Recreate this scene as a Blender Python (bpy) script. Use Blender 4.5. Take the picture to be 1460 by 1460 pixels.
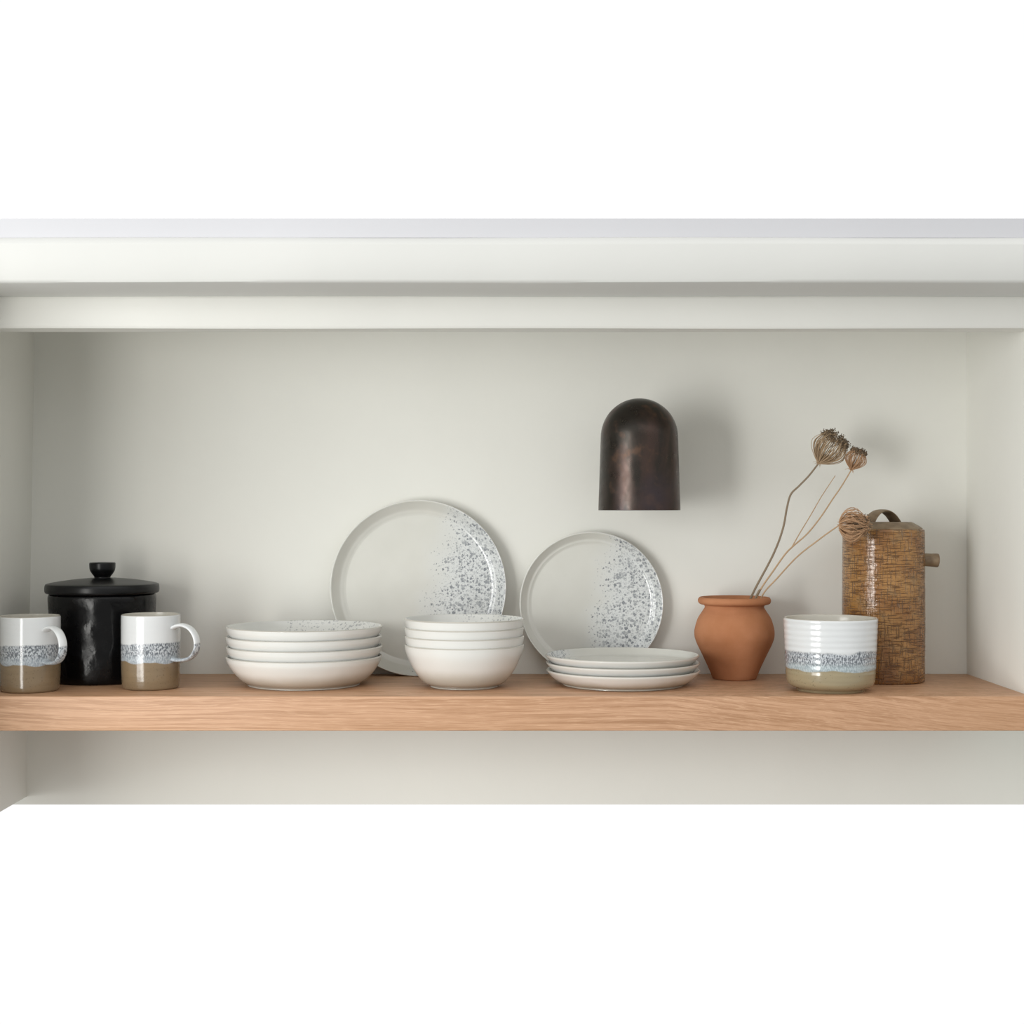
import bpy, bmesh, math, random
from mathutils import Vector, Matrix
for o in list(bpy.data.objects): bpy.data.objects.remove(o)
S = bpy.context.scene; C = S.collection
R = math.radians; PI = math.pi

# ------------------------------------------------------------- camera, world, light, exposure
CAMD, CAMZ, F, HY = 2.1, 0.258, 2100.0, 735.0      # metres in front of the shelf edge, height over shelf, focal length in px, horizon row
cam = bpy.data.cameras.new('camera'); co = bpy.data.objects.new('camera', cam); C.objects.link(co)
co.location = (0, -CAMD, CAMZ); co.rotation_euler = (R(90), 0, 0)
cam.sensor_width = 36; cam.lens = F/1460*36; cam.shift_y = (HY-730)/1460; cam.clip_start = .05
S.camera = co

w = bpy.data.worlds.new('world'); S.world = w; w.use_nodes = True
nt = w.node_tree; nt.nodes.clear()
wo = nt.nodes.new('ShaderNodeOutputWorld'); bg = nt.nodes.new('ShaderNodeBackground')
tc = nt.nodes.new('ShaderNodeTexCoord'); sp = nt.nodes.new('ShaderNodeSeparateXYZ')
mr = nt.nodes.new('ShaderNodeMapRange'); mr.interpolation_type = 'SMOOTHSTEP'
mr.inputs[1].default_value = .15; mr.inputs[2].default_value = .6
mix = nt.nodes.new('ShaderNodeMix'); mix.data_type = 'RGBA'
up = nt.nodes.new('ShaderNodeMapRange'); up.interpolation_type = 'SMOOTHSTEP'; up.inputs[1].default_value = -.1; up.inputs[2].default_value = .65
room = nt.nodes.new('ShaderNodeMix'); room.data_type = 'RGBA'
room.inputs[6].default_value = (.44, .44, .425, 1)    # the dimmer lower half of the room in front of the niche
room.inputs[7].default_value = (1.35, 1.36, 1.35, 1)     # its pale walls and ceiling
nt.links.new(sp.outputs[2], up.inputs[0]); nt.links.new(up.outputs[0], room.inputs[0]); nt.links.new(room.outputs[2], mix.inputs[6])
mix.inputs[7].default_value = (1.02, 1.02, 1.02, 1)   # plain bright white beyond it
nt.links.new(tc.outputs['Generated'], sp.inputs[0]); nt.links.new(sp.outputs[1], mr.inputs[0])
nt.links.new(mr.outputs[0], mix.inputs[0]); nt.links.new(mix.outputs[2], bg.inputs[0]); nt.links.new(bg.outputs[0], wo.inputs[0])

def area(name, loc, target, sx, sy, power, col=(1, 1, 1)):
    l = bpy.data.lights.new(name, 'AREA'); l.shape = 'RECTANGLE'; l.size = sx; l.size_y = sy; l.energy = power; l.color = col
    o = bpy.data.objects.new(name, l); C.objects.link(o); o.location = loc
    o.rotation_euler = (Vector(target)-Vector(loc)).to_track_quat('-Z', 'Y').to_euler()
    return o
area('window_daylight', (-1.2, -1.75, .03), (0, .1, .25), .36, 1.2, 13, (1, .99, .95))
area('side_window_daylight', (-2.35, -2.35, .22), (0, .1, .3), 1.4, 1.7, 46, (.985, 1, 1))

S.view_settings.view_transform = 'Standard'; S.view_settings.look = 'None'
S.view_settings.gamma = 1; S.view_settings.use_curve_mapping = False; S.view_settings.exposure = 0

# ------------------------------------------------------------- helpers
def P(px, py, y):
    "where the thing seen at this spot of the photo stands, given its depth y"
    k = (y+CAMD)/F
    return Vector(((px-730)*k, y, CAMZ-(py-HY)*k))

class NT:
    def __init__(s, name):
        s.m = bpy.data.materials.new(name); s.m.use_nodes = True; s.t = s.m.node_tree
        s.b = s.t.nodes['Principled BSDF']; s.tc = s.t.nodes.new('ShaderNodeTexCoord')
    def n(s, typ, **kw):
        x = s.t.nodes.new(typ)
        for k, v in kw.items(): setattr(x, k, v)
        return x
    def l(s, a, b): s.t.links.new(a, b)
    def sock(s, inp, v):
        if isinstance(v, bpy.types.NodeSocket): s.l(v, inp)
        elif isinstance(v, tuple) and len(v) == 3 and inp.type == 'RGBA': inp.default_value = (*v, 1)
        else: inp.default_value = v
    def math(s, op, a, b=0.0, c=0.0, clamp=False):
        x = s.n('ShaderNodeMath', operation=op, use_clamp=clamp)
        for i, v in enumerate((a, b, c)): s.sock(x.inputs[i], v)
        return x.outputs[0]
    def xyz(s):
        x = s.n('ShaderNodeSeparateXYZ'); s.l(s.tc.outputs['Object'], x.inputs[0]); return x.outputs
    def mapping(s, sc, src=None, loc=(0, 0, 0)):
        x = s.n('ShaderNodeMapping'); s.l(src or s.tc.outputs['Object'], x.inputs[0]); x.inputs['Scale'].default_value = sc
        x.inputs['Location'].default_value = loc; return x.outputs[0]
    def noise(s, scale, vec=None, detail=3, rough=.5, dist=0):
        x = s.n('ShaderNodeTexNoise'); s.l(vec or s.tc.outputs['Object'], x.inputs['Vector'])
        x.inputs['Scale'].default_value = scale; x.inputs['Detail'].default_value = detail
        x.inputs['Roughness'].default_value = rough; x.inputs['Distortion'].default_value = dist
        return x.outputs[0]
    def step(s, v, a, b, lo=0.0, hi=1.0):
        x = s.n('ShaderNodeMapRange'); x.interpolation_type = 'SMOOTHSTEP'
        for i, q in enumerate((v, a, b, lo, hi)): s.sock(x.inputs[i], q)
        return x.outputs[0]
    def mix(s, f, a, b, mode='MIX'):
        x = s.n('ShaderNodeMix', data_type='RGBA', blend_type=mode)
        s.sock(x.inputs[0], f); s.sock(x.inputs[6], a); s.sock(x.inputs[7], b); return x.outputs[2]
    def bump(s, h, dist, strength=1.0):
        x = s.n('ShaderNodeBump'); s.l(h, x.inputs['Height']); x.inputs['Distance'].default_value = dist
        x.inputs['Strength'].default_value = strength; s.l(x.outputs[0], s.b.inputs['Normal'])
    def set(s, col=None, rough=None, metal=None, coat=None, spec=None):
        if col is not None: s.sock(s.b.inputs['Base Color'], col)
        if rough is not None: s.sock(s.b.inputs['Roughness'], rough)
        if metal is not None: s.b.inputs['Metallic'].default_value = metal
        if coat is not None: s.b.inputs['Coat Weight'].default_value = coat; s.b.inputs['Coat Roughness'].default_value = .06
        if spec is not None: s.b.inputs['Specular IOR Level'].default_value = spec
        return s.m

def paint(name, c, amp=.0006):
    k = NT(name); a = k.noise(3.5, detail=4)
    col = k.mix(k.step(a, .35, .65), c, tuple(v*.975 for v in c))
    k.bump(k.math('ADD', k.noise(9, detail=5), k.math('MULTIPLY', k.noise(120), .12)), amp*4, .5)
    return k.set(col, .7, spec=.25)
M = {}
M['wall'] = paint('greige_wall_paint', (.80, .795, .745))
M['lintel'] = paint('lintel_paint', (.80, .795, .755), .0006)
M['trim'] = paint('white_trim_paint', (.655, .655, .63), .0006)
M['top'] = paint('white_cornice_paint', (.595, .595, .62))

def oak():
    k = NT('oak')
    warp = k.noise(2.2, k.mapping((1, 3, 3)), detail=2)
    x = k.n('ShaderNodeVectorMath', operation='ADD'); cb = k.n('ShaderNodeCombineXYZ')
    wz = k.math('MULTIPLY_ADD', k.math('MAXIMUM', k.math('SUBTRACT', k.xyz()[0], .22), 0.0), .10, k.math('MULTIPLY', warp, .035)); k.l(wz, cb.inputs[2]); k.l(wz, cb.inputs[1])
    k.l(k.tc.outputs['Object'], x.inputs[0]); k.l(cb.outputs[0], x.inputs[1])
    g1 = k.noise(1, k.mapping((4, 90, 380), x.outputs[0]), detail=5, rough=.6)
    g2 = k.noise(1, k.mapping((30, 420, 1300), x.outputs[0]), detail=3, rough=.6)
    big = k.noise(2.0, k.mapping((1, .3, .3)), detail=1)
    c = k.mix(k.step(g1, .35, .68), (.56, .33, .20), (.37, .195, .10))
    c = k.mix(k.step(g2, .50, .68, 0, .6), c, (.70, .45, .29))
    c = k.mix(k.step(big, .38, .62, 0, .35), c, (.50, .275, .14))
    k.bump(g2, .0004, .5)
    return k.set(c, .46, spec=.5)
M['oak'] = oak()

def speckle(k, scale, mask, elong=(1, 1, 1)):
    "blue-grey flecks of iron in a glaze, thick where mask is high"
    wv = k.n('ShaderNodeVectorMath', operation='MULTIPLY_ADD')
    nz = k.n('ShaderNodeTexNoise'); nz.inputs['Scale'].default_value = scale*1.3; k.l(k.tc.outputs['Object'], nz.inputs['Vector'])
    k.l(nz.outputs['Color'], wv.inputs[0]); wv.inputs[1].default_value = (1.1/scale,)*3
    k.l(k.mapping(elong), wv.inputs[2])
    vo = k.n('ShaderNodeTexVoronoi'); vo.inputs['Scale'].default_value = scale; k.l(wv.outputs[0], vo.inputs['Vector'])
    rnd = k.n('ShaderNodeSeparateXYZ'); k.l(vo.outputs['Color'], rnd.inputs[0])
    thr = k.math('MULTIPLY', mask, k.math('MULTIPLY_ADD', rnd.outputs[0], .55, .16))
    return k.math('MULTIPLY', k.step(k.math('SUBTRACT', thr, vo.outputs['Distance']), -.03, .10), k.math('MULTIPLY_ADD', rnd.outputs[1], .6, .4))

def plate_glaze(name, edge, size, flip=1, stretch=1.0):
    k = NT(name); X, Y, Z = k.xyz()
    wob = k.math('MULTIPLY_ADD', k.noise(20, detail=3), .05, -.025)
    xr = k.math('ADD', k.math('MULTIPLY_ADD', Y, -.22, k.math('MULTIPLY', X, flip)), wob)
    mask = k.step(xr, edge, edge+size)
    base = k.mix(k.noise(22, detail=4), (.64, .635, .58), (.71, .705, .655))
    base = k.mix(k.math('MULTIPLY', mask, .75), base, (.69, .715, .725))
    sp1 = speckle(k, 215, k.math('POWER', mask, .8)); sp2 = speckle(k, 480, mask)
    c = k.mix(k.math('MULTIPLY', sp1, .85), base, (.13, .145, .17))
    c = k.mix(k.math('MULTIPLY', sp2, .45), c, (.24, .26, .285))
    k.bump(k.noise(30, detail=3), .0008, .35)
    return k.set(c, .22, coat=.35)
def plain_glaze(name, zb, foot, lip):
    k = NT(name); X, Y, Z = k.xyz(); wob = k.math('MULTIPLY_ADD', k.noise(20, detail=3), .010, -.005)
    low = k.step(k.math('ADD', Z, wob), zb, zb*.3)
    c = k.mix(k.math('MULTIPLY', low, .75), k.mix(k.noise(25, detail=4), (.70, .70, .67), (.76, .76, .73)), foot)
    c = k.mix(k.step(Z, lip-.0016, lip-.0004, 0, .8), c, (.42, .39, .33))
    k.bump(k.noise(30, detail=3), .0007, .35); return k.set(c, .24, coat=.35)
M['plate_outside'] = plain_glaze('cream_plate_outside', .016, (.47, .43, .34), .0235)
M['plate_glaze'] = plate_glaze('speckled_plate_glaze', -.015, .085)
M['small_plate_glaze'] = plate_glaze('speckled_small_plate_glaze', -.022, .07)
M['stack_plate_glaze'] = plate_glaze('speckled_stack_plate_glaze', .035, .05, flip=-1)

def bowl_glaze(name, zb, edge, size):
    k = NT(name); X, Y, Z = k.xyz()
    wob = k.math('MULTIPLY_ADD', k.noise(18, detail=3), .012, -.006)
    low = k.step(k.math('ADD', Z, wob), zb, 0.002)
    mask = k.step(k.math('ADD', k.math('ADD', X, Y), k.math('MULTIPLY', wob, 3)), edge, edge+size)
    base = k.mix(k.noise(25, detail=4), (.66, .66, .63), (.73, .73, .70))
    c = k.mix(k.math('MULTIPLY', low, .8), base, (.56, .50, .41))
    rm = k.math('MULTIPLY', mask, .8)
    c = k.mix(k.math('MULTIPLY', speckle(k, 260, rm), .8), c, (.28, .29, .30))
    k.bump(k.noise(30, detail=3), .0007, .35)
    return k.set(c, .2, coat=.4)
M['pasta_glaze'] = bowl_glaze('cream_pasta_bowl_glaze', .002, .02, .07)
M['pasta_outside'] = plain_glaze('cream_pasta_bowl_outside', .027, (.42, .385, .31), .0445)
M['cereal_glaze'] = bowl_glaze('white_cereal_bowl_glaze', .002, .05, .05)
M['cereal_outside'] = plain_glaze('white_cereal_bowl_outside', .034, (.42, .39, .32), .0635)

def band_glaze(name, z1, z2, lip, brown=(.185, .135, .08), pale=(.40, .45, .49)):
    "white glaze over a speckled blue-grey band over bare brown clay"
    k = NT(name); X, Y, Z = k.xyz()
    w1 = k.math('MULTIPLY_ADD', k.noise(28, detail=4), .012, -.006)
    w2 = k.math('MULTIPLY_ADD', k.noise(22, detail=2), .016, -.008)
    up = k.step(k.math('ADD', Z, w1), z2-.0015, z2+.002)
    dn = k.step(k.math('ADD', Z, w2), z1-.001, z1+.001)
    fine = k.noise(560, k.mapping((1, 1, .5)), detail=2, rough=.6)
    mid = k.noise(60, detail=3)
    h = k.step(Z, z1, z2)
    grain = k.mix(k.step(k.math('ADD', fine, k.math('MULTIPLY', mid, .15)), .48, .68), (.13, .145, .165), (.55, .58, .61))
    grain = k.mix(k.math('MULTIPLY', k.step(h, .55, 0), .65), grain, pale)
    br = k.mix(k.noise(1, k.mapping((20, 20, 140)), detail=4), brown, tuple(v*1.35 for v in brown))
    br = k.mix(k.step(k.noise(350, detail=1), .66, .72, 0, .5), br, tuple(v*.55 for v in brown))
    wh = k.mix(k.noise(30, detail=3), (.66, .675, .68), (.72, .735, .74))
    c = k.mix(dn, br, k.mix(up, grain, wh)); c = k.mix(k.step(Z, lip-.0014, lip-.0003, 0, .8), c, (.36, .31, .235))
    k.bump(k.math('ADD', k.noise(1, k.mapping((25, 25, 160)), detail=3), k.math('MULTIPLY', fine, .1)), .0008, .5)
    return k.set(c, .16, coat=.5)
M['mug_glaze'] = band_glaze('banded_mug_glaze', .041, .069, .1105)
M['pot_glaze'] = band_glaze('banded_pot_glaze', .034, .060, .1075, brown=(.27, .225, .14), pale=(.42, .50, .52))
def inner_glaze():
    k = NT('cup_inside_glaze'); return k.set(k.mix(k.noise(20), (.55, .52, .45), (.63, .60, .53)), .25, coat=.3)
M['inside'] = inner_glaze()

def black():
    k = NT('black_stoneware_glaze')
    v = k.n('ShaderNodeTexVoronoi', feature='SMOOTH_F1'); v.inputs['Scale'].default_value = 34; v.inputs['Smoothness'].default_value = .8
    k.l(k.mapping((1, 1, .45)), v.inputs['Vector'])
    k.bump(k.math('ADD', v.outputs['Distance'], k.math('MULTIPLY', k.noise(70, detail=3), .25)), .005, .5)
    return k.set((.004, .004, .0045), k.step(k.noise(50), .3, .7, .12, .3), spec=.25)
M['black'] = black()
def blackp():
    k = NT('black_lid_glaze'); k.bump(k.noise(30, detail=3), .001, .4)
    return k.set((.005, .005, .0055), .3, spec=.3)
M['black_lid'] = blackp()

def bronze():
    k = NT('patinated_bronze')
    a = k.noise(14, k.mapping((1, 1, .6)), detail=5, rough=.6, dist=.6); b = k.noise(45, detail=4)
    c = k.mix(k.step(a, .38, .62), (.040, .035, .030), (.075, .050, .042))
    c = k.mix(k.step(b, .55, .75, 0, .7), c, (.125, .072, .048))
    c = k.mix(k.step(k.noise(9), .5, .7, 0, .6), c, (.055, .048, .060))
    k.bump(k.noise(18, detail=3), .0012, .4)
    return k.set(c, k.step(b, .3, .7, .26, .42), metal=.8)
M['bronze'] = bronze()
def bulb():
    k = NT('frosted_bulb_glass'); return k.set((.85, .84, .8), .4)
M['bulb'] = bulb()

def terracotta():
    k = NT('terracotta')
    a = k.noise(1, k.mapping((10, 10, 45)), detail=4); b = k.noise(16, detail=5)
    c = k.mix(k.step(b, .3, .7), (.385, .16, .073), (.48, .215, .108))
    c = k.mix(k.step(a, .55, .75, 0, .35), c, (.27, .10, .05))
    k.bump(k.math('ADD', k.noise(1, k.mapping((8, 8, 130)), detail=3), k.math('MULTIPLY', k.noise(300), .3)), .0007, .6)
    return k.set(c, .8, spec=.2)
M['terracotta'] = terracotta()

def jugglaze():
    k = NT('brown_textured_glaze'); X, Y, Z = k.xyz()
    ang = k.math('ARCTAN2', Y, X); cb = k.n('ShaderNodeCombineXYZ'); k.l(k.math('MULTIPLY', ang, .063), cb.inputs[0]); k.l(Z, cb.inputs[2])
    cb.inputs[1].default_value = 0; V = cb.outputs[0]
    hl = k.noise(1, k.mapping((35, 1, 520), V), detail=3, rough=.6)
    vl = k.noise(1, k.mapping((430, 1, 45), V), detail=3, rough=.6)
    weave = k.math('MAXIMUM', k.step(hl, .5, .66), k.step(vl, .54, .68))
    big = k.noise(22, detail=4)
    c = k.mix(k.step(big, .3, .7), (.25, .105, .027), (.40, .21, .068))
    c = k.mix(k.math('MULTIPLY', k.step(hl, .50, .60), .7), c, (.12, .052, .018))
    c = k.mix(k.math('MULTIPLY', k.step(vl, .51, .61), .55), c, (.10, .05, .018))
    c = k.mix(k.step(k.noise(60, detail=3), .54, .72, 0, .35), c, (.30, .21, .11))
    c = k.mix(k.step(k.math('ADD', Z, k.math('MULTIPLY', big, .05)), .07, .03, 0, .6), c, (.15, .055, .013))
    k.bump(k.math('SUBTRACT', k.noise(55, detail=2), k.math('MULTIPLY', weave, .55)), .0020, .85)
    return k.set(c, k.step(weave, 0, 1, .20, .42), coat=.25)
M['jug'] = jugglaze()
def jugtop():
    k = NT('matt_brown_clay'); a = k.noise(60, detail=4)
    k.bump(a, .001, .5)
    return k.set(k.mix(k.step(a, .3, .7), (.16, .105, .06), (.27, .195, .12)), .5)
M['jug_top'] = jugtop()
def straw(name, a, b):
    k = NT(name); return k.set(k.mix(k.noise(90, detail=3), a, b), .75, spec=.2)
M['stem_grey'] = straw('grey_brown_stem', (.22, .165, .11), (.30, .235, .165))
M['stem_tan'] = straw('tan_stem', (.42, .28, .165), (.52, .37, .23))
M['ray'] = straw('dry_flower_ray', (.36, .25, .15), (.50, .37, .24))
M['ray_red'] = straw('reddish_dry_flower_ray', (.40, .235, .13), (.54, .34, .20))
M['seed'] = straw('dry_seed', (.10, .075, .05), (.22, .165, .11))

def obj(name, me, mat, parent=None, smooth=35):
    if isinstance(me, bmesh.types.BMesh):
        bm = me; me = bpy.data.meshes.new(name); bmesh.ops.recalc_face_normals(bm, faces=bm.faces); bm.to_mesh(me); bm.free()
    o = bpy.data.objects.new(name, me); C.objects.link(o)
    if mat: [me.materials.append(q) for q in (mat if isinstance(mat, list) else [mat])]
    if smooth:
        me.polygons.foreach_set('use_smooth', [True]*len(me.polygons)); me.set_sharp_from_angle(angle=R(smooth))
    if parent: o.parent = parent
    return o
def tag(o, label=None, cat=None, group=None, kind=None):
    for k, v in (('label', label), ('category', cat), ('group', group), ('kind', kind)):
        if v: o[k] = v
    return o
def thing(name, label, cat, loc=(0, 0, 0), group=None):
    o = bpy.data.objects.new(name, None); C.objects.link(o); o.location = loc; o.empty_display_size = .02
    return tag(o, label, cat, group)
def catmull(pts, n=6):
    pts = [Vector(p) for p in pts]; q = [2*pts[0]-pts[1]]+pts+[2*pts[-1]-pts[-2]]; out = []
    for i in range(1, len(q)-2):
        a, b, c, d = q[i-1:i+3]
        for j in range(n):
            t = j/n
            out.append(.5*((2*b)+(c-a)*t+(2*a-5*b+4*c-d)*t*t+(3*b-a-3*c+d)*t**3))
    return out+[pts[-1]]
def lathe(bm, prof, seg=96, mat=0, mats=None):
    rings = []
    for r, z in prof:
        if r < 1e-6: rings.append([bm.verts.new((0, 0, z))])
        else: rings.append([bm.verts.new((r*math.cos(2*PI*i/seg), r*math.sin(2*PI*i/seg), z)) for i in range(seg)])
    for k in range(len(rings)-1):
        a, b = rings[k], rings[k+1]
        mi = mats[k] if mats else mat
        for i in range(seg):
            j = (i+1) % seg
            if len(a) == 1 and len(b) == 1: continue
            vs = [a[i], a[j], b[j], b[i]] if len(a) > 1 and len(b) > 1 else ([a[0], b[j], b[i]] if len(a) == 1 else [a[i], a[j], b[0]])
            bm.faces.new(vs).material_index = mi
    return bm
def tube(bm, pts, rad, seg=8, flat=1.0, side=None, caps=True):
    "round (or flattened) bar along pts; rad a number or a list"
    pts = [Vector(p) for p in pts]; n = len(pts); prev = None; rings = []
    for i, p in enumerate(pts):
        t = (pts[min(i+1, n-1)]-pts[max(i-1, 0)]).normalized()
        if side is not None: u = Vector(side); u = (u-t*u.dot(t)).normalized()
        elif prev is None: u = t.orthogonal().normalized()
        else: u = (prev-t*prev.dot(t)).normalized()
        prev = u; v = t.cross(u); r = rad[i] if isinstance(rad, (list, tuple)) else rad
        rings.append([bm.verts.new(p+u*r*math.cos(2*PI*k/seg)+v*r*flat*math.sin(2*PI*k/seg)) for k in range(seg)])
    for a, b in zip(rings, rings[1:]):
        for k in range(seg): bm.faces.new((a[k], a[(k+1) % seg], b[(k+1) % seg], b[k]))
    if caps: bm.faces.new(rings[0][::-1]); bm.faces.new(rings[-1])
    return bm
def box(bm, x0, x1, y0, y1, z0, z1, bev=0):
    vs = [bm.verts.new((x, y, z)) for x in (x0, x1) for y in (y0, y1) for z in (z0, z1)]
    fs = [bm.faces.new([vs[i] for i in q]) for q in ((0, 1, 3, 2), (4, 6, 7, 5), (0, 4, 5, 1), (2, 3, 7, 6), (0, 2, 6, 4), (1, 5, 7, 3))]
    if bev: bmesh.ops.bevel(bm, geom=list({e for f in fs for e in f.edges}), offset=bev, segments=3, affect='EDGES', profile=.6)
    return bm
def struct(name, bm, m): return tag(obj(name, bm, m, None, 40), kind='structure')
def dup(root, loc, label, rz=None):
    r = root.copy(); C.objects.link(r); r.location = loc; r['label'] = label
    if rz is not None: r.rotation_euler.z = rz
    for ch in root.children:
        c = ch.copy(); C.objects.link(c); c.parent = r
        for g in ch.children:
            d = g.copy(); C.objects.link(d); d.parent = c
    return r

# ------------------------------------------------------------- the niche
YB = .30                                              # back wall plane
XL, XR = -.783, .741
bm = bmesh.new(); box(bm, -1.1, 1.1, YB, YB+.06, -.213, .64); struct('wall_back', bm, M['wall'])
bm = bmesh.new()                                      # left wall, leaning out a little towards its foot
v = [bm.verts.new(q) for q in ((-.777, -.20, .60), (-.777, YB+.02, .60), (-.791, YB+.02, -.20), (-.791, -.20, -.20),
                               (-1.1, -.20, .60), (-1.1, YB+.02, .60), (-1.1, YB+.02, -.20), (-1.1, -.20, -.20))]
for q in ((0, 1, 2, 3), (4, 7, 6, 5), (0, 4, 5, 1), (3, 2, 6, 7), (0, 3, 7, 4), (1, 5, 6, 2)): bm.faces.new([v[i] for i in q])
struct('wall_left', bm, M['wall'])
bm = bmesh.new(); box(bm, XR, 1.1, .004, YB+.02, -.049, .60, .002); struct('wall_right', bm, M['wall'])
bm = bmesh.new(); box(bm, 1.0, 1.1, .004, YB+.02, -.213, -.049); struct('wall_lower_right', bm, M['wall'])
bm = bmesh.new(); box(bm, -1.1, 1.1, .03, YB+.02, .60, .64); struct('ceiling', bm, M['wall'])

def rail(name, prof, m, x0=-1.1, x1=1.1, wob=.0004, n=60, seed=1):
    "a long painted moulding: profile (y, z) run along x, hand-painted edges a touch uneven"
    random.seed(seed); bm = bmesh.new(); rings = []
    ph = [random.uniform(0, 6.28) for _ in prof]
    for i in range(n+1):
        x = x0+(x1-x0)*i/n
        rings.append([bm.verts.new((x, y+wob*math.sin(x*7+ph[0])*.6, z+wob*math.sin(x*9+ph[k//2]))) for k, (y, z) in enumerate(prof)])
    for a, b in zip(rings, rings[1:]):
        for k in range(len(prof)): j = (k+1) % len(prof); bm.faces.new((a[k], a[j], b[j], b[k]))
    bm.faces.new(rings[0]); bm.faces.new(rings[-1][::-1])
    return struct(name, bm, m)
# lintel across the mouth of the niche, proud beam over it, cornice over that
rail('trim_1', [(.003, .525), (.001, .527), (0, .530), (0, .567), (.004, .5725), (.012, .575), (.04, .575), (.04, .525)], M['lintel'], seed=3)
rail('trim_2', [(-.114, .571), (-.118, .5725), (-.12, .576), (-.12, .6225), (-.1185, .6250), (-.107, .6335), (-.1045, .6345), (.05, .6345), (.05, .571)], M['trim'], seed=5)
rail('trim_3', [(-.104, .6345), (-.104, .64), (-.104, .65), (-.104, .6605), (.05, .6605), (.05, .6345)], M['top'], wob=.0, seed=7)

bm = bmesh.new(); box(bm, -.7875, .7415, 0, YB, -.049, 0, .0012)
tag(obj('shelf', bm, M['oak']), 'thick pale oak shelf plank spanning the niche under the crockery', 'shelf')

# ------------------------------------------------------------- crockery
def mug(name, label, px, y, rz):
    loc = (P(px, 0, y).x, y, 0)
    t = thing(name, label, 'mug', loc, 'speckled mugs at the left end of the shelf')
    r = .0435; h = .1105
    prof = catmull([(0, .0012, 0), (.030, .0012, 0), (.0375, .0004, 0)], 2)
    prof += catmull([(.0385, 0, 0), (.0405, .0012, 0), (.0420, .006, 0), (.0432, .03, 0), (r, .06, 0), (r, .095, 0), (r-.0002, h-.002, 0), (r-.0014, h, 0)], 5)[0:]
    no = len(prof)
    prof += catmull([(r-.0030, h-.0008, 0), (r-.0036, h-.006, 0), (.0396, .05, 0), (.0385, .012, 0), (.033, .0075, 0), (0, .007, 0)], 5)
    bm = bmesh.new(); lathe(bm, [(p[0], p[1]) for p in prof], 96, mats=[0]*(no-1)+[1]*(len(prof)-no+1))
    obj('body', bm, [M['mug_glaze'], M['inside']], t, 50)
    bm = bmesh.new()
    path = catmull([(.0405, 0, .0905), (.050, 0, .0945), (.061, 0, .0955), (.0735, 0, .0905), (.0820, 0, .0805), (.0848, 0, .069), (.0822, 0, .0575), (.074, 0, .0485), (.0625, 0, .0445), (.051, 0, .0435), (.0405, 0, .0450)], 5)
    n = len(path); rad = [.0070+.0012*abs(2*i/(n-1)-1)**3 for i in range(n)]
    tube(bm, path, rad, 16, .42, side=(0, 1, 0))
    obj('handle', bm, M['mug_glaze'], t, 60)
    t.rotation_euler.z = rz
    return t
m1 = mug('mug', 'speckled banded mug at the far left end, cut by the photo edge', 43, .072, R(-40))
dup(m1, (P(215, 0, .105).x, .105, 0), 'speckled banded mug standing in front of the black jar, its handle nearest the pasta bowls', R(-25))

# black lidded jar
JY = .207; jx = P(146, 0, JY).x
t = thing('lidded_jar', 'glossy black stoneware jar with knobbed lid behind the two mugs', 'jar', (jx, JY, 0))
prof = [(0, .0015), (.070, .0015), (.0725, 0)]+[(p[0], p[1]) for p in catmull([(.0750, .0008, 0), (.0785, .004, 0), (.0800, .02, 0), (.0808, .06, 0), (.0812, .10, 0), (.0818, .120, 0), (.0822, .130, 0), (.0812, .1345, 0), (.079, .136, 0), (.076, .134, 0), (.075, .11, 0), (.073, .02, 0), (.06, .009, 0), (0, .008, 0)], 5)]
bm = bmesh.new(); lathe(bm, prof)
for q in bm.verts:                                     # hand-thrown dents
    rr = math.hypot(q.co.x, q.co.y)
    if rr > .05 and .012 < q.co.z < .125:
        a = math.atan2(q.co.y, q.co.x); d = .0009*math.sin(a*9+q.co.z*70)*math.sin(q.co.z*60+a*3)*math.sin(PI*(q.co.z-.012)/.113)
        q.co.x *= 1+d/rr; q.co.y *= 1+d/rr
obj('body', bm, M['black'], t)
bm = bmesh.new()
lathe(bm, [(0, .1368)]+[(p[0], p[1]) for p in catmull([(.080, .1368, 0), (.0850, .1372, 0), (.0868, .1400, 0), (.0870, .1450, 0), (.0862, .1495, 0), (.0835, .1518, 0), (.070, .1545, 0), (.045, .1580, 0), (.022, .1602, 0)], 5)]+[(0, .1605)])
lid = obj('lid', bm, M['black_lid'], t)
bm = bmesh.new()
lathe(bm, [(0, .1590)]+[(p[0], p[1]) for p in catmull([(.0125, .1592, 0), (.0125, .1625, 0), (.0160, .1670, 0), (.0192, .1730, 0), (.0200, .1800, 0), (.0198, .1835, 0), (.0185, .1845, 0), (.0165, .1842, 0), (.010, .1832, 0)], 5)]+[(0, .183)], 64)
obj('knob', bm, M['black_lid'], lid)

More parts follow.
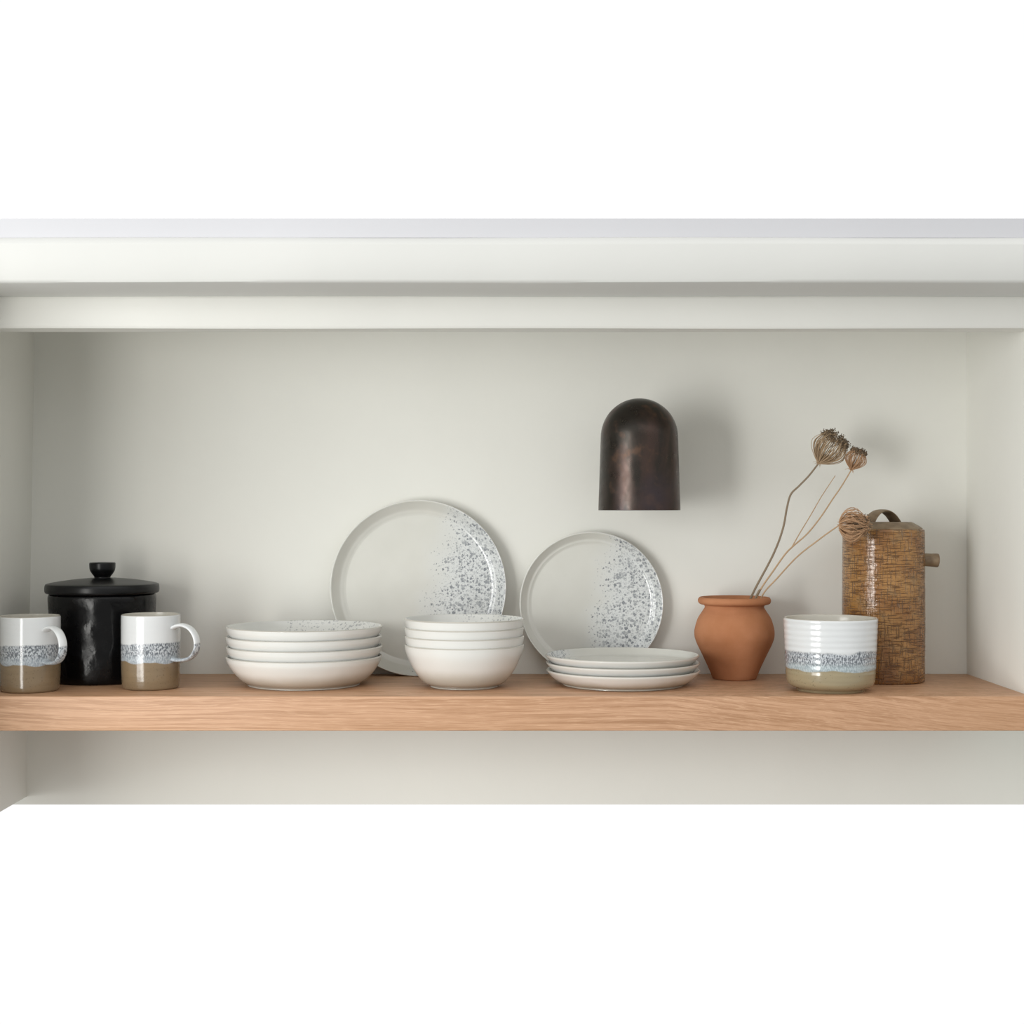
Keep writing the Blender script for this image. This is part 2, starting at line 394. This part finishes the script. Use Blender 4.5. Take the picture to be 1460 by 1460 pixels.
def coupe(r, h, rb, floor, wall, seg=128, shoulder=None):
    "profile of a footed bowl or plate: outside from foot to lip, then inside"
    out = [(0, .0015), (rb*.80, .0015), (rb*.84, 0), (rb*.97, 0)]
    mid = shoulder or [(.42, .22), (.72, .52), (.90, .78)]
    c = [(rb, .0006, 0), (rb+.0006, .0028, 0)]+[(rb+(r-rb)*a, h*b, 0) for a, b in mid]+[(r-.0003, h-.0022, 0), (r, h-.0010, 0)]
    out += [(p[0], p[1]) for p in catmull(c, 5)]
    ins = [(r-.0009, h, 0), (r-.0022, h-.0003, 0)]+[(rb+(r-rb)*a-wall, max(h*b+wall*.55, floor+.0006), 0) for a, b in reversed(mid)]+[(rb-wall*1.3, floor+.0002, 0), (rb*.8, floor, 0)]
    out += [(p[0], p[1]) for p in catmull(ins, 5)]+[(0, floor)]
    no = 3+5*(len(c)-1)+6
    bm = bmesh.new(); lathe(bm, out, seg, mats=[0]*no+[1]*(len(out)-no)); return bm

def stack(name, cat, group, px, y, n, pitch, bm, m, labels, jitter):
    x = P(px, 0, y).x; first = None
    for i in range(n):
        jx, jy, rz = jitter[i]
        if first is None:
            o = first = obj(name, bm, m, None, 50); tag(o, labels[0], cat, group)
        else:
            o = first.copy(); C.objects.link(o); o['label'] = labels[i]
        o.location = (x+jx, y+jy, i*pitch+.0001*i); o.rotation_euler.z = rz
# pasta bowls
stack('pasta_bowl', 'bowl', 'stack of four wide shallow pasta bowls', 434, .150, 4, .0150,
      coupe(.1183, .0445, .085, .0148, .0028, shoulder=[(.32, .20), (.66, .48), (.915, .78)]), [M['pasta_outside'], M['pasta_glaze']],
      ['wide shallow cream bowl at the bottom of the stack beside the mug',
       'wide shallow cream bowl second from the bottom in the stack beside the mug',
       'wide shallow cream bowl second from the top in the stack beside the mug',
       'wide shallow cream bowl on top of the stack beside the mug, flecked inside'],
      [(0, 0, 1), (.0006, 0, .2), (-.0004, .0003, 2), (.0002, 0, 0)])
# cereal bowls
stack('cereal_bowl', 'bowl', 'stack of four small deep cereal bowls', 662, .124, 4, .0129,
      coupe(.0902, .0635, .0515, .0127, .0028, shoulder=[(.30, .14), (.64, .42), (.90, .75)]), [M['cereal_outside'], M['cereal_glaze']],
      ['small deep white bowl at the bottom of the middle stack, resting on the oak',
       'small deep white bowl second from the bottom of the middle stack',
       'small deep white bowl second from the top of the middle stack',
       'small deep white bowl on top of the middle stack in front of the large plate'],
      [(0, 0, 1), (.0003, 0, 2.2), (-.0003, .0003, 4), (.0002, 0, 0)])
# side plates
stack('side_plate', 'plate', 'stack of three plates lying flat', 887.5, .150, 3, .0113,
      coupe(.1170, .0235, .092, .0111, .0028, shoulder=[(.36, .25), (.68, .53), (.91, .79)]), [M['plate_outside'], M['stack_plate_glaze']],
      ['cream plate lying at the bottom of the flat stack beside the terracotta pot',
       'cream plate lying in the middle of the flat stack beside the terracotta pot',
       'cream plate with blue-grey flecks lying on top of the flat stack of three'],
      [(.001, 0, 1), (.0005, 0, .2), (-.0006, .0, 0)])

def leaning(name, label, px, r, h, rb, tilt, m, roll=0):
    q = r/.1418
    out = [(0, .001), (rb*.9, .001), (rb*.92, 0), (rb-.001, 0)]+[(p[0], p[1]) for p in catmull([(rb, .0006, 0), (rb+.004*q, .0025, 0), (r-.010*q, h*.45, 0), (r-.0032*q, h*.78, 0), (r-.0003, h-.002, 0), (r, h-.0008, 0), (r-.0010, h, 0), (r-.0024, h-.0006, 0)], 5)]
    ins = [(r-.0024, h-.0006, 0), (r-.0055*q, h*.80, 0), (r-.0135*q, h*.44, 0), (r-.0185*q, .0068, 0), (r-.0225*q, .0050, 0), (r-.028*q, .0045, 0), (r*.6, .0046, 0)]
    no = len(out)-6; out += [(p[0], p[1]) for p in catmull(ins, 5)][1:]+[(0, .0046)]
    bm = bmesh.new(); lathe(bm, out, 160, mats=[0]*no+[1]*(len(out)-no))
    o = obj(name, bm, [M['plate_outside'], m], None, 50); tag(o, label, 'plate', 'plates leaning on the back wall')
    t = R(tilt); cy = YB-.0006-(rb+.001)*math.sin(t)
    o.location = (P(px, 0, .27).x, cy, r*math.cos(t)-h*math.sin(t)+.0002)
    o.rotation_euler = (R(90)-t, 0, 0)
    return o
leaning('dinner_plate', 'large round plate with grey flecks leaning upright behind the bowls', 596, .1418, .022, .1205, 3.5, M['plate_glaze'])
leaning('salad_plate', 'smaller round plate with grey flecks leaning upright behind the flat plates', 843.5, .1160, .019, .0965, 3.5, M['small_plate_glaze'])

# terracotta pot
VY = .229; vx = P(1047, 0, VY).x
prof = [(0, .001), (.030, .001), (.032, 0)]+[(p[0], p[1]) for p in catmull([(.0335, .0006, 0), (.0350, .003, 0), (.0420, .020, 0), (.0515, .040, 0), (.0592, .056, 0), (.0627, .068, 0), (.0620, .080, 0), (.0575, .095, 0), (.0500, .107, 0), (.0466, .1130, 0), (.0480, .1165, 0), (.0535, .1180, 0), (.0565, .1205, 0), (.0572, .1245, 0), (.0556, .1280, 0), (.0530, .1292, 0), (.0505, .1280, 0), (.0465, .1215, 0), (.0430, .1140, 0), (.0455, .104, 0), (.053, .092, 0), (.0575, .076, 0), (.054, .056, 0), (.040, .026, 0), (.030, .0075, 0), (.022, .006, 0)], 5)]+[(0, .006)]
bm = bmesh.new(); lathe(bm, prof)
o = obj('terracotta_pot', bm, M['terracotta']); o.location = (vx, VY, 0)
tag(o, 'round-bellied unglazed terracotta pot holding the dried flowers', 'pot')

# speckled planter pot
GY = .076; gx = P(1184, 0, GY).x
outer = [(.0490, 0), (.0498, .0008), (.0500, .0030), (.0520, .0046)]
zs = [.0066, .0105, .015, .021]; rs = [.0580, .0622, .0642, .0650]
c = list(zip(rs, zs)); z = .025
while z < .1035:
    f = (z-.025)/.08
    c.append((.0652+.0034*f+(.00024*math.sin(z*2*PI/.0085+.4*math.sin(z*90))), z)); z += .0017
c += [(.0689, .1050), (.0684, .1068), (.0672, .1075)]
inner = [(.0655, .1068), (.0645, .1030), (.0620, .05), (.0600, .018), (.055, .012), (0, .011)]
bm = bmesh.new(); lathe(bm, [(0, .001), (.040, .001), (.042, 0)]+outer+c+inner, 128, mats=[0]*(2+len(outer)+len(c))+[1]*7)
o = obj('planter_pot', bm, [M['pot_glaze'], M['inside']], None, 50); o.location = (gx, GY, 0)
tag(o, 'wide handleless ridged pot, white over a blue-grey speckled band, before the brown jug', 'pot')

# tall brown jug
UY = .2035; ux = P(1259.5, 0, UY).x
t = thing('ceramic_jug', 'tall brown glazed cylindrical jug with strap handle and stub spout', 'jug', (ux, UY, 0))
prof = [(0, .001), (.058, .001), (.060, 0)]+[(p[0], p[1]) for p in catmull([(.0615, .0008, 0), (.0628, .004, 0), (.0630, .03, 0), (.0634, .10, 0), (.0630, .16, 0), (.0628, .22, 0), (.0626, .2335, 0), (.0612, .2362, 0), (.0590, .2370, 0)], 6)]+[(0, .2370)]
bm = bmesh.new(); lathe(bm, prof); obj('body', bm, M['jug'], t)
bm = bmesh.new(); lathe(bm, [(0, .2360)]+[(p[0], p[1]) for p in catmull([(.0585, .2362, 0), (.0592, .2375, 0), (.0570, .2398, 0), (.0480, .2452, 0), (.0430, .2476, 0), (.0390, .2480, 0)], 5)]+[(0, .2478)])
obj('shoulder', bm, M['jug_top'], t)
bm = bmesh.new()
path = catmull([(-.033, 0, .246), (-.029, 0, .2525), (-.021, 0, .2600), (-.009, 0, .2648), (.004, 0, .2645), (.016, 0, .2590), (.0245, 0, .2520), (.030, 0, .246)], 5)
A = .62; path = [Vector((p.x*math.cos(A), p.x*math.sin(A), p.z)) for p in path]
tube(bm, path, .0115, 20, .22, side=(-math.sin(A), math.cos(A), 0)); h = obj('handle', bm, M['jug_top'], t, 60)
bm = bmesh.new()
lathe(bm, [(.0070, -.006), (.0100, -.006), (.0101, .004), (.0103, .012), (.0108, .0205), (.0104, .0222), (.0092, .0226), (.0080, .0215), (.0072, .010), (.0070, -.006)], 40)
bmesh.ops.transform(bm, matrix=Matrix.Translation((.0620, -.004, .189)) @ Matrix.Rotation(R(93), 4, 'Y'), verts=bm.verts)
obj('spout', bm, M['jug_top'], t, 50)

# ------------------------------------------------------------- wall lamp
LY = .172; lx = P(911.5, 0, LY).x; k = (LY+CAMD)/F; z0 = P(0, 727.5, LY).z; z1 = P(0, 568, LY).z
t = thing('wall_lamp', 'dark bronze domed wall lamp fixed to the back wall above the leaning plates', 'lamp', (lx, YB, z0))
rr = 58.3*k; rt = 55*k; H = z1-z0; dz = .060
prof = [(rr, 0), (rr, .002)]+[(rr+(rt-rr)*i/6, .002+(H-dz-.002)*i/6) for i in range(1, 7)]
prof += [(rt*math.cos(a), H-dz+dz*math.sin(a)) for a in [PI/2*i/18 for i in range(1, 18)]]+[(0, H)]
inn = [(max(r-.0016, 0), z-.0016 if z > .1 else z) for r, z in prof][::-1]
bm = bmesh.new(); lathe(bm, prof+[(0, H-.0016)]+inn[1:]+[(rr, 0)], 96); bmesh.ops.remove_doubles(bm, verts=bm.verts, dist=1e-6)
shade = obj('lamp_shade', bm, M['bronze'], t, 50); shade.location = (0, LY-YB, 0)
bm = bmesh.new(); tube(bm, [(0, LY-YB+.052, .075), (0, -.004, .075)], .008, 20); obj('arm', bm, M['bronze'], t)
bm = bmesh.new(); tube(bm, [(0, -.0145, .075), (0, -.012, .075), (0, 0, .075)], [.026, .0275, .0275], 48); obj('wall_plate', bm, M['bronze'], t)
bm = bmesh.new(); lathe(bm, [(0, H-.012), (.014, H-.012), (.014, .085), (.011, .084), (0, .084)], 32)
s_ = obj('lamp_holder', bm, M['bronze'], t); s_.location = (0, LY-YB, 0)
bm = bmesh.new(); lathe(bm, [(p[0], p[1]) for p in catmull([(.009, .0845, 0), (.012, .074, 0), (.020, .060, 0), (.0225, .047, 0), (.019, .034, 0), (.010, .0265, 0), (0, .025, 0)], 5)]+[], 32)
b_ = obj('light_bulb', bm, M['bulb'], t); b_.location = (0, LY-YB, 0)

# ------------------------------------------------------------- dried flowers
def head_mesh(base, axis, H, Rm, n, seed, close=.55, rt=.00042, wild=.12, spread=1.0, ball=False):
    rnd = random.Random(seed); axis = Vector(axis).normalized(); u = axis.orthogonal().normalized(); v = axis.cross(u)
    bm = bmesh.new(); sd = bmesh.new()
    for i in range(n):
        ring = math.sqrt((i+.5)/n); ph = i*2.39996+rnd.uniform(-.15, .15); rr = Rm*(.22+.78*ring)*rnd.uniform(.93, 1.04)
        hh = H*(1-.18*ring)*rnd.uniform(.9, 1.05); pts = []; tw = rnd.uniform(-wild, wild)*3; N = 9
        for s in range(N+1):
            q = s/N; g = math.sin(min(q*1.55, 1.57)) if q < .62 else 0
            rad = rr*(math.sin(PI/2*min(q/.68, 1)) if q < .68 else 1-close*ring*((q-.68)/.32)**1.5)
            if ball: rad = rr*math.sin(PI*min(.04+q*.93, .95))**.62
            a = ph+tw*q*q
            pts.append(base+axis*hh*(q**1.05)+(u*math.cos(a)+v*math.sin(a))*rad)
        tube(bm, pts, [rt*(1.15-.4*q/N) for q in range(N+1)], 5)
        e = pts[-1]; d = (pts[-1]-pts[-2]).normalized()
        if ball:                                         # curled right in: the seeds sit inside the nest
            e = base+axis*H*rnd.uniform(.35, .85)+(u*math.cos(ph)+v*math.sin(ph))*rr*.55
            w_ = Vector((rnd.gauss(0, 1), rnd.gauss(0, 1), rnd.gauss(0, 1))).normalized(); tube(bm, [pts[2], (pts[4]+e)/2+w_*.003, e], rt*.8, 4)
        for j in range(9):
            w_ = Vector((rnd.gauss(0, 1), rnd.gauss(0, 1), rnd.gauss(0, 1))).normalized(); q1 = e+(d*.45+w_*.8)*rnd.uniform(.0022, .0045)*spread
            tube(bm, [e, (e+q1)/2+w_*.0002, q1], [.0003, .00024, .0002], 4)
            bmesh.ops.create_icosphere(sd, subdivisions=1, radius=rnd.uniform(.0006, .0011), matrix=Matrix.Translation(q1))
    for j in range(9):                                   # dry bracts hanging under the umbel
        a = 2*PI*j/9; o_ = u*math.cos(a)+v*math.sin(a); l = rnd.uniform(.004, .009)
        tube(bm, [base, base+o_*l*.5+axis*.001, base+o_*l-axis*rnd.uniform(0, .004)], [.0006, .0004, .0002], 5)
    bmesh.ops.create_icosphere(bm, subdivisions=2, radius=.0017, matrix=Matrix.Translation(base))
    return bm, sd
def path_px(pts): return catmull([P(*p) for p in pts], 7)
def flower(label, stem, rad, smat, head, rmat, extra=None):
    t = thing('dried_flower', label, 'dried flower', stem_base := path_px(stem)[0], 'dried flowers in the terracotta pot')
    off = Vector(stem_base); rel = lambda L: [p-off for p in L]
    bm = bmesh.new(); pts = rel(path_px(stem)); n = len(pts); tube(bm, pts, [rad[0]+(rad[1]-rad[0])*i/(n-1) for i in range(n)], 10)
    obj('stem', bm, smat, t, 60)
    if extra:
        bm = bmesh.new(); pts = rel(path_px(extra)); n = len(pts); tube(bm, pts, [.0009-.0003*i/(n-1) for i in range(n)], 8); obj('side_stem', bm, smat, t, 60)
    bh, sd = head(off); h = obj('flower_head', bh, rmat, t, 60); obj('seed_tips', sd, M['seed'], h, 60)
    return t
def H_(px, py, y, axis, H, Rm, n, seed, **kw):
    return lambda off: head_mesh(P(px, py, y)-off, axis, H, Rm, n, seed, **kw)
flower('tall dried seed head on a kinked grey stem, highest above the terracotta pot',
       [(1045, 958, .235), (1060, 885, .232), (1072, 849, .228), (1102, 791.6, .222), (1116, 754.6, .218), (1122, 724, .215), (1127.5, 705, .213), (1139, 693, .212), (1153, 678.6, .21), (1166.5, 661.5, .208)],
       (.0019, .0014), M['stem_grey'], H_(1166.5, 661, .208, (.56, -.10, .80), .0530, .0300, 105, 3, close=.22, rt=.00050, spread=1.5), M['ray'])
flower('small reddish dried seed head beside the tallest one, its stem forked',
       [(1050, 958, .222), (1068, 890, .219), (1081, 847, .216), (1104, 812, .212), (1120, 789.6, .210), (1130.5, 779, .209), (1151, 761, .207), (1169.6, 738, .205), (1186, 713.5, .203), (1200, 693, .201), (1213.5, 670.5, .198)],
       (.0015, .0010), M['stem_tan'], H_(1213.5, 670, .198, (.36, -.15, .93), .0350, .0190, 60, 9, close=.35, rt=.00048, spread=1.0), M['ray_red'],
       [(1128.5, 781, .2095), (1141, 759, .207), (1155, 736, .205), (1171.6, 707.4, .203), (1191, 678, .2)])
flower('round curled dried seed head on a low leaning stem, before the brown jug',
       [(1056, 958, .225), (1072, 890, .217), (1087, 849, .208), (1108, 824.5, .192), (1136.7, 793.7, .166), (1165.5, 771, .14), (1182, 758.8, .124), (1197, 748.5, .112)],
       (.0013, .0010), M['stem_tan'], H_(1196.5, 748.8, .1125, (1, -.22, 0), .050, .0285, 70, 21, rt=.00052, wild=.45, spread=1.3, ball=True), M['ray_red'])
bm = bmesh.new(); pts = path_px([(1052, 935, .215), (1068, 880, .207), (1077, 853, .2035), (1084, 840, .202)]); off = pts[0]
tube(bm, [p-off for p in pts], [.0016]*(len(pts)-3)+[.0022, .0018, .0009], 8)
o = obj('dried_stalk', bm, M['stem_grey'], None, 60); o.location = off
tag(o, 'short broken dried stalk just poking over the terracotta pot rim', 'dried stalk')
